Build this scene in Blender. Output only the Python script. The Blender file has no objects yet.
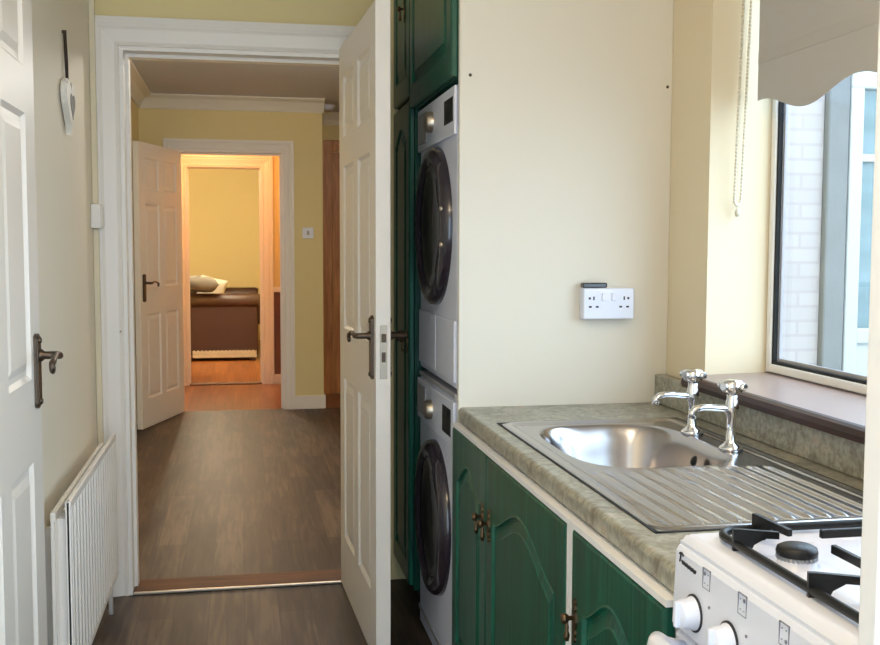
import bpy, bmesh, math, random
from mathutils import Vector, Matrix
random.seed(7)
scene = bpy.context.scene
COL = scene.collection
PI = math.pi

# ------------------------------------------------------------------ camera
F_PX, YAW, PIT, ROL, CAMH = 1039.91, .1893, .0734, .0032, 1.279
cy, sy, cp, sp = math.cos(YAW), math.sin(YAW), math.cos(PIT), math.sin(PIT)
R0 = Vector((cy, -sy, 0)); H0 = Vector((sy, cy, 0)); Z0 = Vector((0, 0, 1))
FW = H0 * cp - Z0 * sp
D0 = -(Z0 * cp + H0 * sp)
RR = R0 * math.cos(ROL) - D0 * math.sin(ROL)
DD = R0 * math.sin(ROL) + D0 * math.cos(ROL)
cd = bpy.data.cameras.new('camera')
cam = bpy.data.objects.new('camera', cd)
COL.objects.link(cam)
m = Matrix.Identity(4)
for i in range(3):
    m[i][0], m[i][1], m[i][2] = RR[i], -DD[i], -FW[i]
m[2][3] = CAMH
cam.matrix_world = m
cd.sensor_width = 36
cd.lens = F_PX * 36 / 880
cd.clip_start = .02
scene.camera = cam

# ------------------------------------------------------------------ world, lights, exposure
world = bpy.data.worlds.new('sky'); scene.world = world
world.use_nodes = True
wn = world.node_tree.nodes; wl = world.node_tree.links
bg = wn['Background']
bg.inputs['Color'].default_value = (.62, .80, 1.0, 1)
bg.inputs['Strength'].default_value = 4.0

def light(name, kind, loc, energy, color, rot=(0, 0, 0), **kw):
    d = bpy.data.lights.new(name, kind); d.energy = energy; d.color = color
    for k, v in kw.items(): setattr(d, k, v)
    o = bpy.data.objects.new(name, d); COL.objects.link(o)
    o.location = loc; o.rotation_euler = rot
    return o

# portals only steer the sky light through the window and the added back opening
pw = light('window_portal', 'AREA', (1.40, 1.77, 1.5), 1, (1, 1, 1), shape='RECTANGLE', size=1.1, size_y=1.5)
pw.rotation_euler = Vector((-1, 0, 0)).to_track_quat('-Z', 'Z').to_euler(); pw.data.cycles.is_portal = True
pb = light('added_opening_portal', 'AREA', (.33, -1.0, 1.12), 1, (1, 1, 1), shape='RECTANGLE', size=1.6, size_y=2.2)
pb.rotation_euler = Vector((0, 1, 0)).to_track_quat('-Z', 'Z').to_euler(); pb.data.cycles.is_portal = True

scene.view_settings.view_transform = 'Standard'
scene.view_settings.look = 'None'
scene.view_settings.gamma = 1
scene.view_settings.use_curve_mapping = False
scene.view_settings.exposure = 0.56

# ------------------------------------------------------------------ materials
def lin(c):
    c = c / 255
    return c / 12.92 if c <= .04045 else ((c + .055) / 1.055) ** 2.4
def rgb(r, g, b): return (lin(r), lin(g), lin(b), 1)

class NT:
    def __init__(s, name):
        s.m = bpy.data.materials.new(name); s.m.use_nodes = True
        s.t = s.m.node_tree; s.n = s.t.nodes; s.l = s.t.links
        s.b = s.n['Principled BSDF']; s.out = s.n['Material Output']
    def add(s, typ, **kw):
        x = s.n.new(typ)
        for k, v in kw.items():
            if k in x.inputs: x.inputs[k].default_value = v
            else: setattr(x, k, v)
        return x
    def link(s, a, ao, b, bi): s.l.new(a.outputs[ao], b.inputs[bi])
    def coords(s, scale=(1, 1, 1), rot=(0, 0, 0)):
        tc = s.add('ShaderNodeTexCoord'); mp = s.add('ShaderNodeMapping')
        mp.inputs['Scale'].default_value = scale; mp.inputs['Rotation'].default_value = rot
        s.link(tc, 'Object', mp, 'Vector'); return mp
    def ramp(s, stops):
        r = s.add('ShaderNodeValToRGB'); e = r.color_ramp.elements
        while len(e) < len(stops): e.new(.5)
        for x, (p, c) in zip(e, stops): x.position = p; x.color = c
        return r
    def bump(s, src, out, strength, dist=.01):
        b = s.add('ShaderNodeBump'); b.inputs['Strength'].default_value = strength; b.inputs['Distance'].default_value = dist
        s.link(src, out, b, 'Height'); s.link(b, 'Normal', s.b, 'Normal')

def plain(name, col, rough=.5, metal=0, coat=0, bump=0, bscale=80, spec=None, var=0):
    t = NT(name)
    t.b.inputs['Base Color'].default_value = col
    t.b.inputs['Roughness'].default_value = rough
    t.b.inputs['Metallic'].default_value = metal
    t.b.inputs['Coat Weight'].default_value = coat
    if spec is not None: t.b.inputs['Specular IOR Level'].default_value = spec
    mp = t.coords()
    n = t.add('ShaderNodeTexNoise'); n.inputs['Scale'].default_value = bscale; n.inputs['Detail'].default_value = 4
    t.link(mp, 'Vector', n, 'Vector')
    if bump: t.bump(n, 'Fac', bump, .004)
    if var:
        n2 = t.add('ShaderNodeTexNoise'); n2.inputs['Scale'].default_value = 3
        t.link(mp, 'Vector', n2, 'Vector')
        lo = tuple(c * (1 - var) for c in col[:3]) + (1,)
        r = t.ramp([(.3, lo), (.7, col)])
        t.link(n2, 'Fac', r, 'Fac'); t.link(r, 'Color', t.b, 'Base Color')
    return t.m

def wood(name, c0, c1, scale=(30, 30, 3), rough=.4, bump=.15, coat=0.0, dist=2.5):
    t = NT(name)
    mp = t.coords(scale)
    n = t.add('ShaderNodeTexNoise'); n.inputs['Scale'].default_value = 1.0; n.inputs['Detail'].default_value = 6
    n.inputs['Distortion'].default_value = dist * .3
    t.link(mp, 'Vector', n, 'Vector')
    r = t.ramp([(.32, c0), (.68, c1)])
    t.link(n, 'Fac', r, 'Fac'); t.link(r, 'Color', t.b, 'Base Color')
    t.b.inputs['Roughness'].default_value = rough
    t.b.inputs['Coat Weight'].default_value = coat
    t.b.inputs['Coat Roughness'].default_value = .12
    t.bump(n, 'Fac', bump, .004)
    return t.m

def planks(name, cols, mortar, rowh, length, rough, coat=0, fine=(70, 2.2, 1)):
    t = NT(name)
    mp = t.coords((1, 1, 1), (0, 0, PI / 2))
    br = t.add('ShaderNodeTexBrick'); br.offset = .37
    br.inputs['Scale'].default_value = 1; br.inputs['Mortar Size'].default_value = .0012
    br.inputs['Brick Width'].default_value = length; br.inputs['Row Height'].default_value = rowh
    br.inputs['Color1'].default_value = (0, 0, 0, 1); br.inputs['Color2'].default_value = (1, 1, 1, 1)
    br.inputs['Mortar'].default_value = (.5, .5, .5, 1); br.inputs['Bias'].default_value = 0
    t.link(mp, 'Vector', br, 'Vector')
    mp2 = t.coords(fine)
    n = t.add('ShaderNodeTexNoise'); n.inputs['Scale'].default_value = 1; n.inputs['Detail'].default_value = 7; n.inputs['Distortion'].default_value = .6
    t.link(mp2, 'Vector', n, 'Vector')
    mp3 = t.coords((fine[0] * .2, fine[1] * .45, 1))
    n3 = t.add('ShaderNodeTexNoise'); n3.inputs['Scale'].default_value = 1; n3.inputs['Detail'].default_value = 3
    t.link(mp3, 'Vector', n3, 'Vector')
    def math_(op, a=None, b=None):
        x = t.add('ShaderNodeMath', operation=op)
        for i, v in enumerate((a, b)):
            if isinstance(v, tuple): t.link(v[0], v[1], x, i)
            elif v is not None: x.inputs[i].default_value = v
        return x
    a = math_('MULTIPLY', (br, 'Color'), .18)
    b = math_('MULTIPLY', (n, 'Fac'), .56)
    c = math_('MULTIPLY', (n3, 'Fac'), .50)
    d = math_('ADD', (a, 0), (b, 0)); e = math_('ADD', (d, 0), (c, 0))
    r = t.ramp([(.42, cols[0]), (.60, cols[1]), (.78, cols[2])])
    t.link(e, 0, r, 'Fac')
    mix = t.add('ShaderNodeMix', data_type='RGBA')
    t.link(br, 'Fac', mix, 0); t.link(r, 'Color', mix, 6); mix.inputs[7].default_value = mortar
    t.link(mix, 2, t.b, 'Base Color')
    t.b.inputs['Roughness'].default_value = rough; t.b.inputs['Coat Weight'].default_value = coat
    t.b.inputs['Coat Roughness'].default_value = .25
    t.bump(n, 'Fac', .08, .003)
    return t.m

M = {}
M['cream'] = plain('cream_wall_paint', rgb(232, 218, 188), .7, bump=.05, bscale=120)
M['yellow'] = plain('yellow_wall_paint', rgb(233, 214, 158), .7, bump=.05, bscale=120)
M['offwhite'] = plain('off_white_wall_paint', rgb(226, 220, 206), .6, bump=.06, bscale=60)
M['pale'] = plain('pale_beige_wall_paint', rgb(240, 231, 212), .65, bump=.05, bscale=100)
M['ceiling_cool'] = plain('cool_white_ceiling_paint', rgb(206, 206, 214), .8, bump=.05)
M['ceiling'] = plain('white_ceiling_paint', rgb(235, 228, 215), .8, bump=.05)
M['gloss'] = plain('white_gloss_paint', rgb(243, 236, 227), .42, bump=.03, bscale=40)
M['white_panel'] = plain('white_melamine', rgb(242, 240, 240), .35, bump=.01)
M['floor'] = planks('grey_brown_wood_floor', [rgb(34, 26, 22), rgb(63, 49, 40), rgb(100, 83, 70)], rgb(34, 28, 26), .12, .9, .5, 0, (46, 3.5, 1))
M['amber_floor'] = planks('amber_wood_floor', [rgb(116, 64, 26), rgb(146, 84, 38), rgb(168, 104, 52)], rgb(90, 48, 20), .07, .8, .3, .15)
M['amber'] = wood('amber_wood', rgb(74, 42, 20), rgb(118, 70, 36), (3, 40, 40), .6, .1)
M['brown_door'] = wood('brown_wood', rgb(176, 112, 58), rgb(216, 152, 92), (40, 40, 3), .4, .1)
M['green'] = wood('green_stained_wood', rgb(0, 58, 45), rgb(0, 94, 70), (55, 22, 3.2), .36, .25, .12, 4)
M['chrome'] = plain('chrome', (.82, .83, .85, 1), .08, 1, bump=.0)
M['bronze'] = plain('antique_bronze', rgb(96, 82, 70), .38, .85, bump=.15, bscale=200)
M['brass'] = plain('antique_brass', rgb(104, 84, 62), .34, .9, bump=.15, bscale=200)
M['satin'] = plain('satin_nickel', rgb(190, 178, 160), .35, .9)
M['appliance'] = plain('white_appliance_enamel', rgb(229, 232, 246), .3, bump=.01)
M['appliance_grey'] = plain('grey_appliance_plastic', rgb(170, 168, 172), .3)
M['black'] = plain('black_gloss_plastic', rgb(16, 14, 18), .18, coat=.4)
M['dark_ring'] = plain('dark_purple_black_plastic', rgb(44, 36, 44), .2, coat=.5)
M['dark_glass'] = plain('dark_door_glass', rgb(14, 14, 18), .06, coat=.6)
M['rubber'] = plain('dark_rubber', rgb(22, 22, 22), .7)
M['iron'] = plain('black_enamelled_iron', rgb(8, 8, 10), .4, bump=.1, bscale=150)
M['alu'] = plain('aluminium_burner', rgb(170, 172, 178), .4, .9)
M['ink'] = plain('dark_print', rgb(40, 40, 48), .6)
M['grey_ink'] = plain('grey_print', rgb(122, 124, 138), .6)
M['upvc'] = plain('white_upvc', rgb(238, 236, 232), .3)
M['upvc_out'] = plain('greyed_white_upvc', rgb(178, 178, 174), .4)  # base greyed so the outdoor frames don't wash out
M['sill_wood'] = wood('varnished_mahogany', rgb(40, 22, 18), rgb(66, 36, 30), (40, 4, 40), .45, .08, 0)
M['sill_top'] = plain('pinkish_sill', rgb(168, 146, 138), .3, bump=.08, bscale=40, var=.15)  # pinkish top board, slight tone variation
M['sofa'] = plain('dark_brown_leather', rgb(66, 38, 24), .45, bump=.3, bscale=60)
M['cushion'] = plain('grey_cushion_fabric', rgb(118, 112, 106), .9, bump=.4, bscale=200)
M['pale_fabric_lit_gap'] = plain('pale_fabric_lit_gap', rgb(226, 214, 196), .9, bump=.3, bscale=150)  # cushion fabric, also the painted lit gap under the sofa
M['heart_white'] = plain('white_painted_wood', rgb(232, 226, 214), .5, bump=.1)
M['heart_grey'] = plain('grey_picture_paper', rgb(128, 122, 112), .6, var=.5)
M['cord'] = plain('dark_cord', rgb(58, 44, 36), .8)
M['bead'] = plain('cream_plastic_beads', rgb(226, 216, 194), .3)
M['render_out'] = plain('grey_weathered_render', rgb(124, 124, 122), .8, bump=.4, bscale=30, var=.25)
M['ground'] = plain('concrete_yard', rgb(140, 138, 134), .85, bump=.2, var=.1)
M['screw'] = plain('dark_plug', rgb(80, 62, 44), .7)
M['lampshade'] = plain('opal_lamp_glass', rgb(250, 240, 220), .4)
M['charcoal_brown'] = plain('brown_wainscot_paint', rgb(112, 68, 38), .45, bump=.05)

def m_worktop():
    t = NT('mottled_laminate')
    mp = t.coords()
    n = t.add('ShaderNodeTexNoise'); n.inputs['Scale'].default_value = 14; n.inputs['Detail'].default_value = 8; n.inputs['Roughness'].default_value = .7; n.inputs['Distortion'].default_value = 1.2
    t.link(mp, 'Vector', n, 'Vector')
    r = t.ramp([(.25, rgb(112, 102, 92)), (.42, rgb(150, 146, 132)), (.55, rgb(172, 172, 158)), (.68, rgb(182, 166, 150)), (.85, rgb(136, 142, 130))])
    t.link(n, 'Fac', r, 'Fac')
    n2 = t.add('ShaderNodeTexNoise'); n2.inputs['Scale'].default_value = 90; n2.inputs['Detail'].default_value = 4
    t.link(mp, 'Vector', n2, 'Vector')
    r2 = t.ramp([(.35, (.66, .64, .6, 1)), (.6, (1, 1, 1, 1))])
    t.link(n2, 'Fac', r2, 'Fac')
    mx = t.add('ShaderNodeMix', data_type='RGBA', blend_type='MULTIPLY'); mx.inputs[0].default_value = 1
    t.link(r, 'Color', mx, 6); t.link(r2, 'Color', mx, 7); t.link(mx, 2, t.b, 'Base Color')
    t.b.inputs['Roughness'].default_value = .35
    return t.m
M['worktop'] = m_worktop()

def m_steel():
    t = NT('brushed_stainless_steel')
    t.b.inputs['Base Color'].default_value = (.50, .48, .49, 1)
    t.b.inputs['Metallic'].default_value = 1
    t.b.inputs['Roughness'].default_value = .19
    return t.m
M['steel'] = m_steel()

def m_glass():
    t = NT('clear_window_glass')
    tr = t.add('ShaderNodeBsdfTransparent'); gl = t.add('ShaderNodeBsdfGlossy'); gl.inputs['Roughness'].default_value = .02
    tr.inputs['Color'].default_value = (.97, .985, .98, 1)
    mx = t.add('ShaderNodeMixShader'); mx.inputs[0].default_value = .05
    t.link(tr, 0, mx, 1); t.link(gl, 0, mx, 2); t.link(mx, 0, t.out, 'Surface')
    return t.m
M['glass'] = m_glass()
def m_conserv():
    t = NT('pale_blue_tinted_glazing')
    t.b.inputs['Base Color'].default_value = rgb(176, 206, 218)
    t.b.inputs['Roughness'].default_value = .1
    mp = t.coords((.4, .4, 5))
    n = t.add('ShaderNodeTexNoise'); n.inputs['Scale'].default_value = 1.5
    t.link(mp, 'Vector', n, 'Vector')
    r = t.ramp([(.35, rgb(96, 118, 118)), (.65, rgb(120, 138, 140))]); t.link(n, 'Fac', r, 'Fac'); t.link(r, 'Color', t.b, 'Base Color')
    return t.m
M['conserv'] = m_conserv()
def m_brick():
    t = NT('white_painted_brick')
    mp = t.coords((1, 1, 1), (PI / 2, 0, 0))
    br = t.add('ShaderNodeTexBrick'); br.inputs['Scale'].default_value = 1
    br.inputs['Brick Width'].default_value = .225; br.inputs['Row Height'].default_value = .075; br.inputs['Mortar Size'].default_value = .008
    br.inputs['Color1'].default_value = rgb(176, 165, 160); br.inputs['Color2'].default_value = rgb(171, 160, 155); br.inputs['Mortar'].default_value = rgb(166, 154, 150)
    t.link(mp, 'Vector', br, 'Vector'); t.link(br, 'Color', t.b, 'Base Color')
    t.b.inputs['Roughness'].default_value = .8
    t.bump(br, 'Fac', -.4, .01)
    return t.m
M['brick'] = m_brick()
def m_blind():
    t = NT('grey_blind_fabric')
    mp = t.coords((600, 600, 600))
    n = t.add('ShaderNodeTexNoise'); n.inputs['Scale'].default_value = 1
    t.link(mp, 'Vector', n, 'Vector')
    d = t.add('ShaderNodeBsdfDiffuse'); d.inputs['Color'].default_value = rgb(200, 197, 194)
    tl = t.add('ShaderNodeBsdfTranslucent'); tl.inputs['Color'].default_value = rgb(194, 190, 186)
    mx = t.add('ShaderNodeMixShader'); mx.inputs[0].default_value = .13
    b = t.add('ShaderNodeBump'); b.inputs['Strength'].default_value = .3; b.inputs['Distance'].default_value = .002
    t.link(n, 'Fac', b, 'Height'); t.link(b, 0, d, 'Normal')
    t.link(d, 0, mx, 1); t.link(tl, 0, mx, 2); t.link(mx, 0, t.out, 'Surface')
    return t.m
M['blind'] = m_blind()
def m_emit(name, col, s):
    t = NT(name)
    t.b.inputs['Base Color'].default_value = col
    t.b.inputs['Emission Color'].default_value = col; t.b.inputs['Emission Strength'].default_value = s
    return t.m
M['added_bulb'] = m_emit('added_lamp_glass', (1, .82, .55, 1), 4)  # glow of the unseen added ceiling lamps

# ------------------------------------------------------------------ mesh helpers
class MB:
    def __init__(s): s.bm = bmesh.new()
    def _add(s, verts, faces, smooth=False):
        vs = [s.bm.verts.new(v) for v in verts]
        for f in faces:
            try:
                fc = s.bm.faces.new([vs[i] for i in f]); fc.smooth = smooth
            except ValueError: pass
        return vs
    def box(s, x0, x1, y0, y1, z0, z1, bev=0, seg=2):
        b = bmesh.new()
        bmesh.ops.create_cube(b, size=1)
        for v in b.verts:
            v.co = Vector(((x0 + x1) / 2 + v.co.x * (x1 - x0), (y0 + y1) / 2 + v.co.y * (y1 - y0), (z0 + z1) / 2 + v.co.z * (z1 - z0)))
        if bev: bmesh.ops.bevel(b, geom=b.edges[:], offset=bev, segments=seg, affect='EDGES', profile=.5)
        s.merge(b, smooth=False); return s
    def merge(s, b, smooth=None, mat=None):
        idx = {}
        for v in b.verts: idx[v] = s.bm.verts.new(mat @ v.co if mat else v.co)
        for f in b.faces:
            try:
                fc = s.bm.faces.new([idx[v] for v in f.verts]); fc.smooth = f.smooth if smooth is None else smooth
            except ValueError: pass
        b.free(); return s
    def tube(s, pts, r, seg=12, caps=True, closed=False):
        pts = [Vector(p) for p in pts]; n = len(pts)
        rs = r if isinstance(r, (list, tuple)) else [r] * n
        rings = []; up = None
        for i, p in enumerate(pts):
            if closed: d = pts[(i + 1) % n] - pts[i - 1]
            else: d = pts[min(i + 1, n - 1)] - pts[max(i - 1, 0)]
            d.normalize()
            if up is None: up = d.orthogonal().normalized()
            up = (up - d * up.dot(d)); up = up.normalized() if up.length > 1e-6 else d.orthogonal().normalized()
            w = d.cross(up)
            rings.append([s.bm.verts.new(p + (up * math.cos(2 * PI * k / seg) + w * math.sin(2 * PI * k / seg)) * rs[i]) for k in range(seg)])
        for i in range(n if closed else n - 1):
            a, b = rings[i], rings[(i + 1) % n]
            for k in range(seg):
                f = s.bm.faces.new([a[k], a[(k + 1) % seg], b[(k + 1) % seg], b[k]]); f.smooth = True
        if caps and not closed:
            s.bm.faces.new(rings[0][::-1]); s.bm.faces.new(rings[-1])
        return s
    def cyl(s, p0, p1, r, seg=24): return s.tube([p0, p1], r, seg)
    def lathe(s, prof, origin=(0, 0, 0), axis=(0, 0, 1), seg=32, smooth=True):
        # prof: list of (radius, distance along axis)
        o = Vector(origin); a = Vector(axis).normalized(); u = a.orthogonal().normalized(); w = a.cross(u)
        rings = []
        for r, h in prof:
            if r < 1e-6: rings.append([s.bm.verts.new(o + a * h)])
            else: rings.append([s.bm.verts.new(o + a * h + (u * math.cos(2 * PI * k / seg) + w * math.sin(2 * PI * k / seg)) * r) for k in range(seg)])
        for A, B in zip(rings, rings[1:]):
            for k in range(seg):
                q = [A[k % len(A)], A[(k + 1) % len(A)], B[(k + 1) % len(B)], B[k % len(B)]]
                q2 = []
                for v in q:
                    if v not in q2: q2.append(v)
                if len(q2) > 2:
                    try: f = s.bm.faces.new(q2); f.smooth = smooth
                    except ValueError: pass
        return s
    def prism(s, poly, fn, d0, d1, smooth=False):
        # poly of (a,b); fn(a,b,d)->xyz
        n = len(poly)
        A = [s.bm.verts.new(fn(a, b, d0)) for a, b in poly]; B = [s.bm.verts.new(fn(a, b, d1)) for a, b in poly]
        s.bm.faces.new(A); s.bm.faces.new(B[::-1])
        for i in range(n):
            f = s.bm.faces.new([A[i], B[i], B[(i + 1) % n], A[(i + 1) % n]]); f.smooth = smooth
        return s
    def loft(s, loops, cap0=False, cap1=True, smooth=False):
        L = [[s.bm.verts.new(p) for p in lp] for lp in loops]
        for A, B in zip(L, L[1:]):
            for i in range(len(A)):
                f = s.bm.faces.new([A[i], A[(i + 1) % len(A)], B[(i + 1) % len(A)], B[i]]); f.smooth = smooth
        if cap0: s.bm.faces.new(L[0][::-1])
        if cap1: s.bm.faces.new(L[-1])
        return s
    def grid(s, fn, nu, nv, smooth=True):
        V = [[s.bm.verts.new(fn(i / nu, j / nv)) for j in range(nv + 1)] for i in range(nu + 1)]
        for i in range(nu):
            for j in range(nv):
                f = s.bm.faces.new([V[i][j], V[i + 1][j], V[i + 1][j + 1], V[i][j + 1]]); f.smooth = smooth
        return s
    def build(s, name, mat, parent=None, recalc=True, sharp=None):
        if recalc: bmesh.ops.recalc_face_normals(s.bm, faces=s.bm.faces[:])
        me = bpy.data.meshes.new(name); s.bm.to_mesh(me); s.bm.free()
        me.materials.append(M[mat] if isinstance(mat, str) else mat)
        if sharp: me.set_sharp_from_angle(angle=sharp)
        o = bpy.data.objects.new(name, me); COL.objects.link(o)
        if parent: o.parent = parent
        return o

def tag(o, label=None, cat=None, group=None, kind=None):
    if label: o['label'] = label
    if cat: o['category'] = cat
    if group: o['group'] = group
    if kind: o['kind'] = kind
    return o
def empty(name, loc=(0, 0, 0), rz=0, label=None, cat=None, group=None):
    o = bpy.data.objects.new(name, None); COL.objects.link(o)
    o.empty_display_size = .05; o.location = loc; o.rotation_euler = (0, 0, rz)
    return tag(o, label, cat, group)
def copy_tree(o, parent=None):
    c = o.copy(); COL.objects.link(c)
    if parent: c.parent = parent
    for ch in list(o.children): copy_tree(ch, c)
    return c
def struct(name, mb, mat, **k):
    return tag(mb.build(name, mat, **k), kind='structure')
def inset(poly, d):
    n = len(poly); out = []
    for i in range(n):
        p0, p1, p2 = Vector(poly[i - 1]), Vector(poly[i]), Vector(poly[(i + 1) % n])
        a = (p1 - p0).normalized(); b = (p2 - p1).normalized()
        na = Vector((-a.y, a.x)); nb = Vector((-b.y, b.x))
        nn = (na + nb); k = nn.length_squared
        nn = nn * (2 / max(k, .8)) if k > 1e-6 else na
        out.append(tuple(p1 + nn * d))
    return out

# ------------------------------------------------------------------ the setting
XL, XR = -.51, 1.19          # kitchen left / right wall faces
YD, YD2 = 3.879, 4.0         # door wall faces
YP = 2.772                   # partition with the socket
YH, YH2 = 8.158, 8.27        # hall end wall
YB = 9.70                    # lobby end wall
XF = .583                    # worktop front
ZW = .837                    # worktop top
CH = 2.40

struct('floor', MB().box(-2.2, 2.0, -1.05, YH + .02, -.12, 0), 'floor')
struct('floor_lobby', MB().box(-2.2, 2.0, YH + .02, 15.0, -.12, 0), 'amber_floor')
struct('ceiling', MB().box(XL - .1, 1.49, -1.05, YD2, CH, CH + .1), 'ceiling')
struct('ceiling_hall', MB().box(-.95, 2.0, YD2, YH2, CH, CH + .1).box(.5, 2.0, YH2, 9.1, CH, CH + .1), 'ceiling_cool')
struct('ceiling_lobby', MB().box(-2.2, .5, YH2, 15.0, CH, CH + .1), 'ceiling')
struct('wall_left', MB().box(XL - .1, XL, -1.05, YD, 0, CH), 'pale')
WY0, WY1, WZ0, WZ1 = .95, 2.525, .915, 2.16     # window hole in the right wall
struct('wall_right', MB().box(XR, 1.397, -1.05, WY0, 0, CH).box(XR, 1.397, WY1, YD2, 0, CH)
       .box(XR, 1.397, WY0, WY1, 0, WZ0).box(XR, 1.397, WY0, WY1, WZ1, CH), 'cream')
struct('wall_back', MB().box(XL - .1, -.46, -1.05, -.95, 0, CH).box(1.12, XR + .3, -1.05, -.95, 0, CH).box(-.46, 1.12, -1.05, -.95, 2.22, CH), 'cream')  # unseen back wall, wide opening added for fill daylight
struct('wall_partition', MB().box(XF, XR, YP, YP + .02, 0, CH, .002, 1), 'offwhite')
OJ0, OJ1, OZ = -.400, .388, 1.964
struct('wall_door', MB().box(XL - .1, OJ0 - .03, YD, YD2, 0, CH).box(OJ1 + .03, 1.49, YD, YD2, 0, CH)
       .box(OJ0 - .03, OJ1 + .03, YD, YD2, OZ + .03, CH), 'yellow')

def door_casing(name, x0, x1, zt, y0, y1, w, mat='gloss', back=True):
    """lining of the opening plus moulded architrave on the near side"""
    b = MB()
    U = [(x0 - .03, 0), (x0, 0), (x0, zt), (x1, zt), (x1, 0), (x1 + .03, 0), (x1 + .03, zt + .03), (x0 - .03, zt + .03)]
    b.prism(U, lambda a, c, d: (a, d, c), y0 - .004, y1 + .004)
    # stop bead
    U = [(x0, 0), (x0 + .012, 0), (x0 + .012, zt - .012), (x1 - .012, zt - .012), (x1 - .012, 0), (x1, 0), (x1, zt), (x0, zt)]
    b.prism(U, lambda a, c, d: (a, d, c), y0 + .055, y1 - .01)
    prof = [(0, 0), (0, .008), (.013, .010), (.016, .015), (.030, .010), (.038, .012), (w * .62, .020), (w * .72, .017), (w * .80, .022), (w, .020), (w, 0)]
    def arch(pr, y, sgn):
        # sweep the profile round the opening with mitres
        path = []
        for (d, t) in pr:
            path.append([(x0 - d, y - sgn * t, 0), (x0 - d, y - sgn * t, zt + d), (x1 + d, y - sgn * t, zt + d), (x1 + d, y - sgn * t, 0)])
        for A, B in zip(path, path[1:]):
            for i in range(3): b._add([A[i], A[i + 1], B[i + 1], B[i]], [(0, 1, 2, 3)])
        for i in (0, 3): b._add([p[i] for p in path], [tuple(range(len(path)))])
    arch(prof, y0, 1)
    if back: arch(prof, y1, -1)
    return struct(name, b, mat)
door_casing('trim_1', OJ0, OJ1, OZ, YD, YD2, .115)

# threshold strip in the doorway
th = empty('threshold_strip', (0, 0, 0), 0, 'amber wooden threshold strip across the kitchen doorway floor', 'threshold')
MB().box(OJ0 + .001, OJ1 - .001, YD - .002, YD2 + .01, .0005, .012, .003).build('wood_board', 'amber', th)
tag(MB().box(OJ0 + .001, OJ1 - .001, YD - .016, YD - .003, .0005, .011, .003).build('metal_edge', 'satin', th), 'pale metal edging')

# hall
struct('wall_hall_left', MB().box(-.95, -.74, YD2, YH, 0, CH), 'yellow')
struct('wall_hall_right', MB().box(1.38, 1.49, YD2, 5.1, 0, CH).box(1.49, 1.85, 5.11, 5.2, 0, CH).box(1.70, 1.85, 5.2, 9.1, 0, CH).box(1.38, 1.49, 5.1, 5.2, 0, CH), 'yellow')
HJ0, HJ1, HZ = -.468, .315, 1.985
struct('wall_hall_end', MB().box(-.95, HJ0 - .03, YH, YH2, 0, CH).box(HJ1 + .03, .632, YH, YH2, 0, CH).box(HJ0 - .03, HJ1 + .03, YH, YH2, HZ + .03, CH)
       .box(.50, .632, YH2, 8.95, 0, CH), 'yellow')
struct('wall_hall_recess', MB().box(.632, 1.7, 8.95, 9.1, 0, CH), 'yellow')
door_casing('trim_2', HJ0, HJ1, HZ, YH, YH2, .095)
struct('baseboard_hall', MB().box(HJ1 + .096, .645, YH - .016, YH, 0, .105, .004).box(.632, .648, YH, 8.95, 0, .105, .004), 'gloss')
# coving round the hall ceiling
def coving(name, y, x0, x1, xl):
    prof = [(0, .10), (.012, .098), (.016, .085), (.03, .06), (.055, .03), (.085, .016), (.098, .012), (.10, 0), (0, 0)]
    b = MB()
    b.prism(prof, lambda a, c, d: (d, y - a, CH - c), x0, x1)
    b.prism(prof, lambda a, c, d: (xl + a, d, CH - c), YD2, y)
    struct(name, b, 'ceiling')
coving('trim_3', YH, -.74, .645, -.74)
struct('trim_4', MB().prism([(0, .10), (.03, .06), (.085, .016), (.10, 0), (0, 0)], lambda a, c, d: (d, 8.95 - a, CH - c), .632, 1.7), 'ceiling')

# lobby beyond the hall door, and the room behind it
struct('wall_lobby_left', MB().box(-.95, -.80, YH2, YB, 0, CH), 'yellow')
struct('wall_lobby_right', MB().box(.46, .50, YH2, YB, 0, CH), 'yellow')
LJ0, LJ1, LZ = -.47, .185, 1.985
struct('wall_lobby_end', MB().box(-.95, LJ0 - .03, YB, YB + .1, 0, CH).box(LJ1 + .03, .50, YB, YB + .1, 0, CH).box(LJ0 - .03, LJ1 + .03, YB, YB + .1, LZ + .03, CH), 'yellow')
door_casing('trim_5', LJ0, LJ1, LZ, YB, YB + .1, .11)
struct('trim_6', MB().box(LJ1 + .112, .46, YB - .012, YB, .09, .85), 'charcoal_brown')
struct('trim_7', MB().box(LJ1 + .112, .46, YB - .028, YB, .85, .90, .008), 'gloss')
struct('baseboard_lobby', MB().box(LJ1 + .112, .46, YB - .022, YB, 0, .09, .005), 'gloss')
struct('trim_8', MB().box(LJ0 + .002, LJ1 - .002, YB - .02, YB + .1, .0005, .012, .004), 'amber')
struct('wall_lounge_far', MB().box(-2.2, 1.5, 14.2, 14.3, 0, CH), 'yellow')
struct('wall_lounge_right', MB().box(.50, .60, YB + .1, 14.2, 0, CH), 'yellow')
struct('wall_lounge_left', MB().box(-2.2, -2.1, YB + .1, 14.2, 0, CH), 'yellow')
struct('wall_lounge_near', MB().box(-2.2, -.95, YB, YB + .1, 0, CH), 'yellow')

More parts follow.
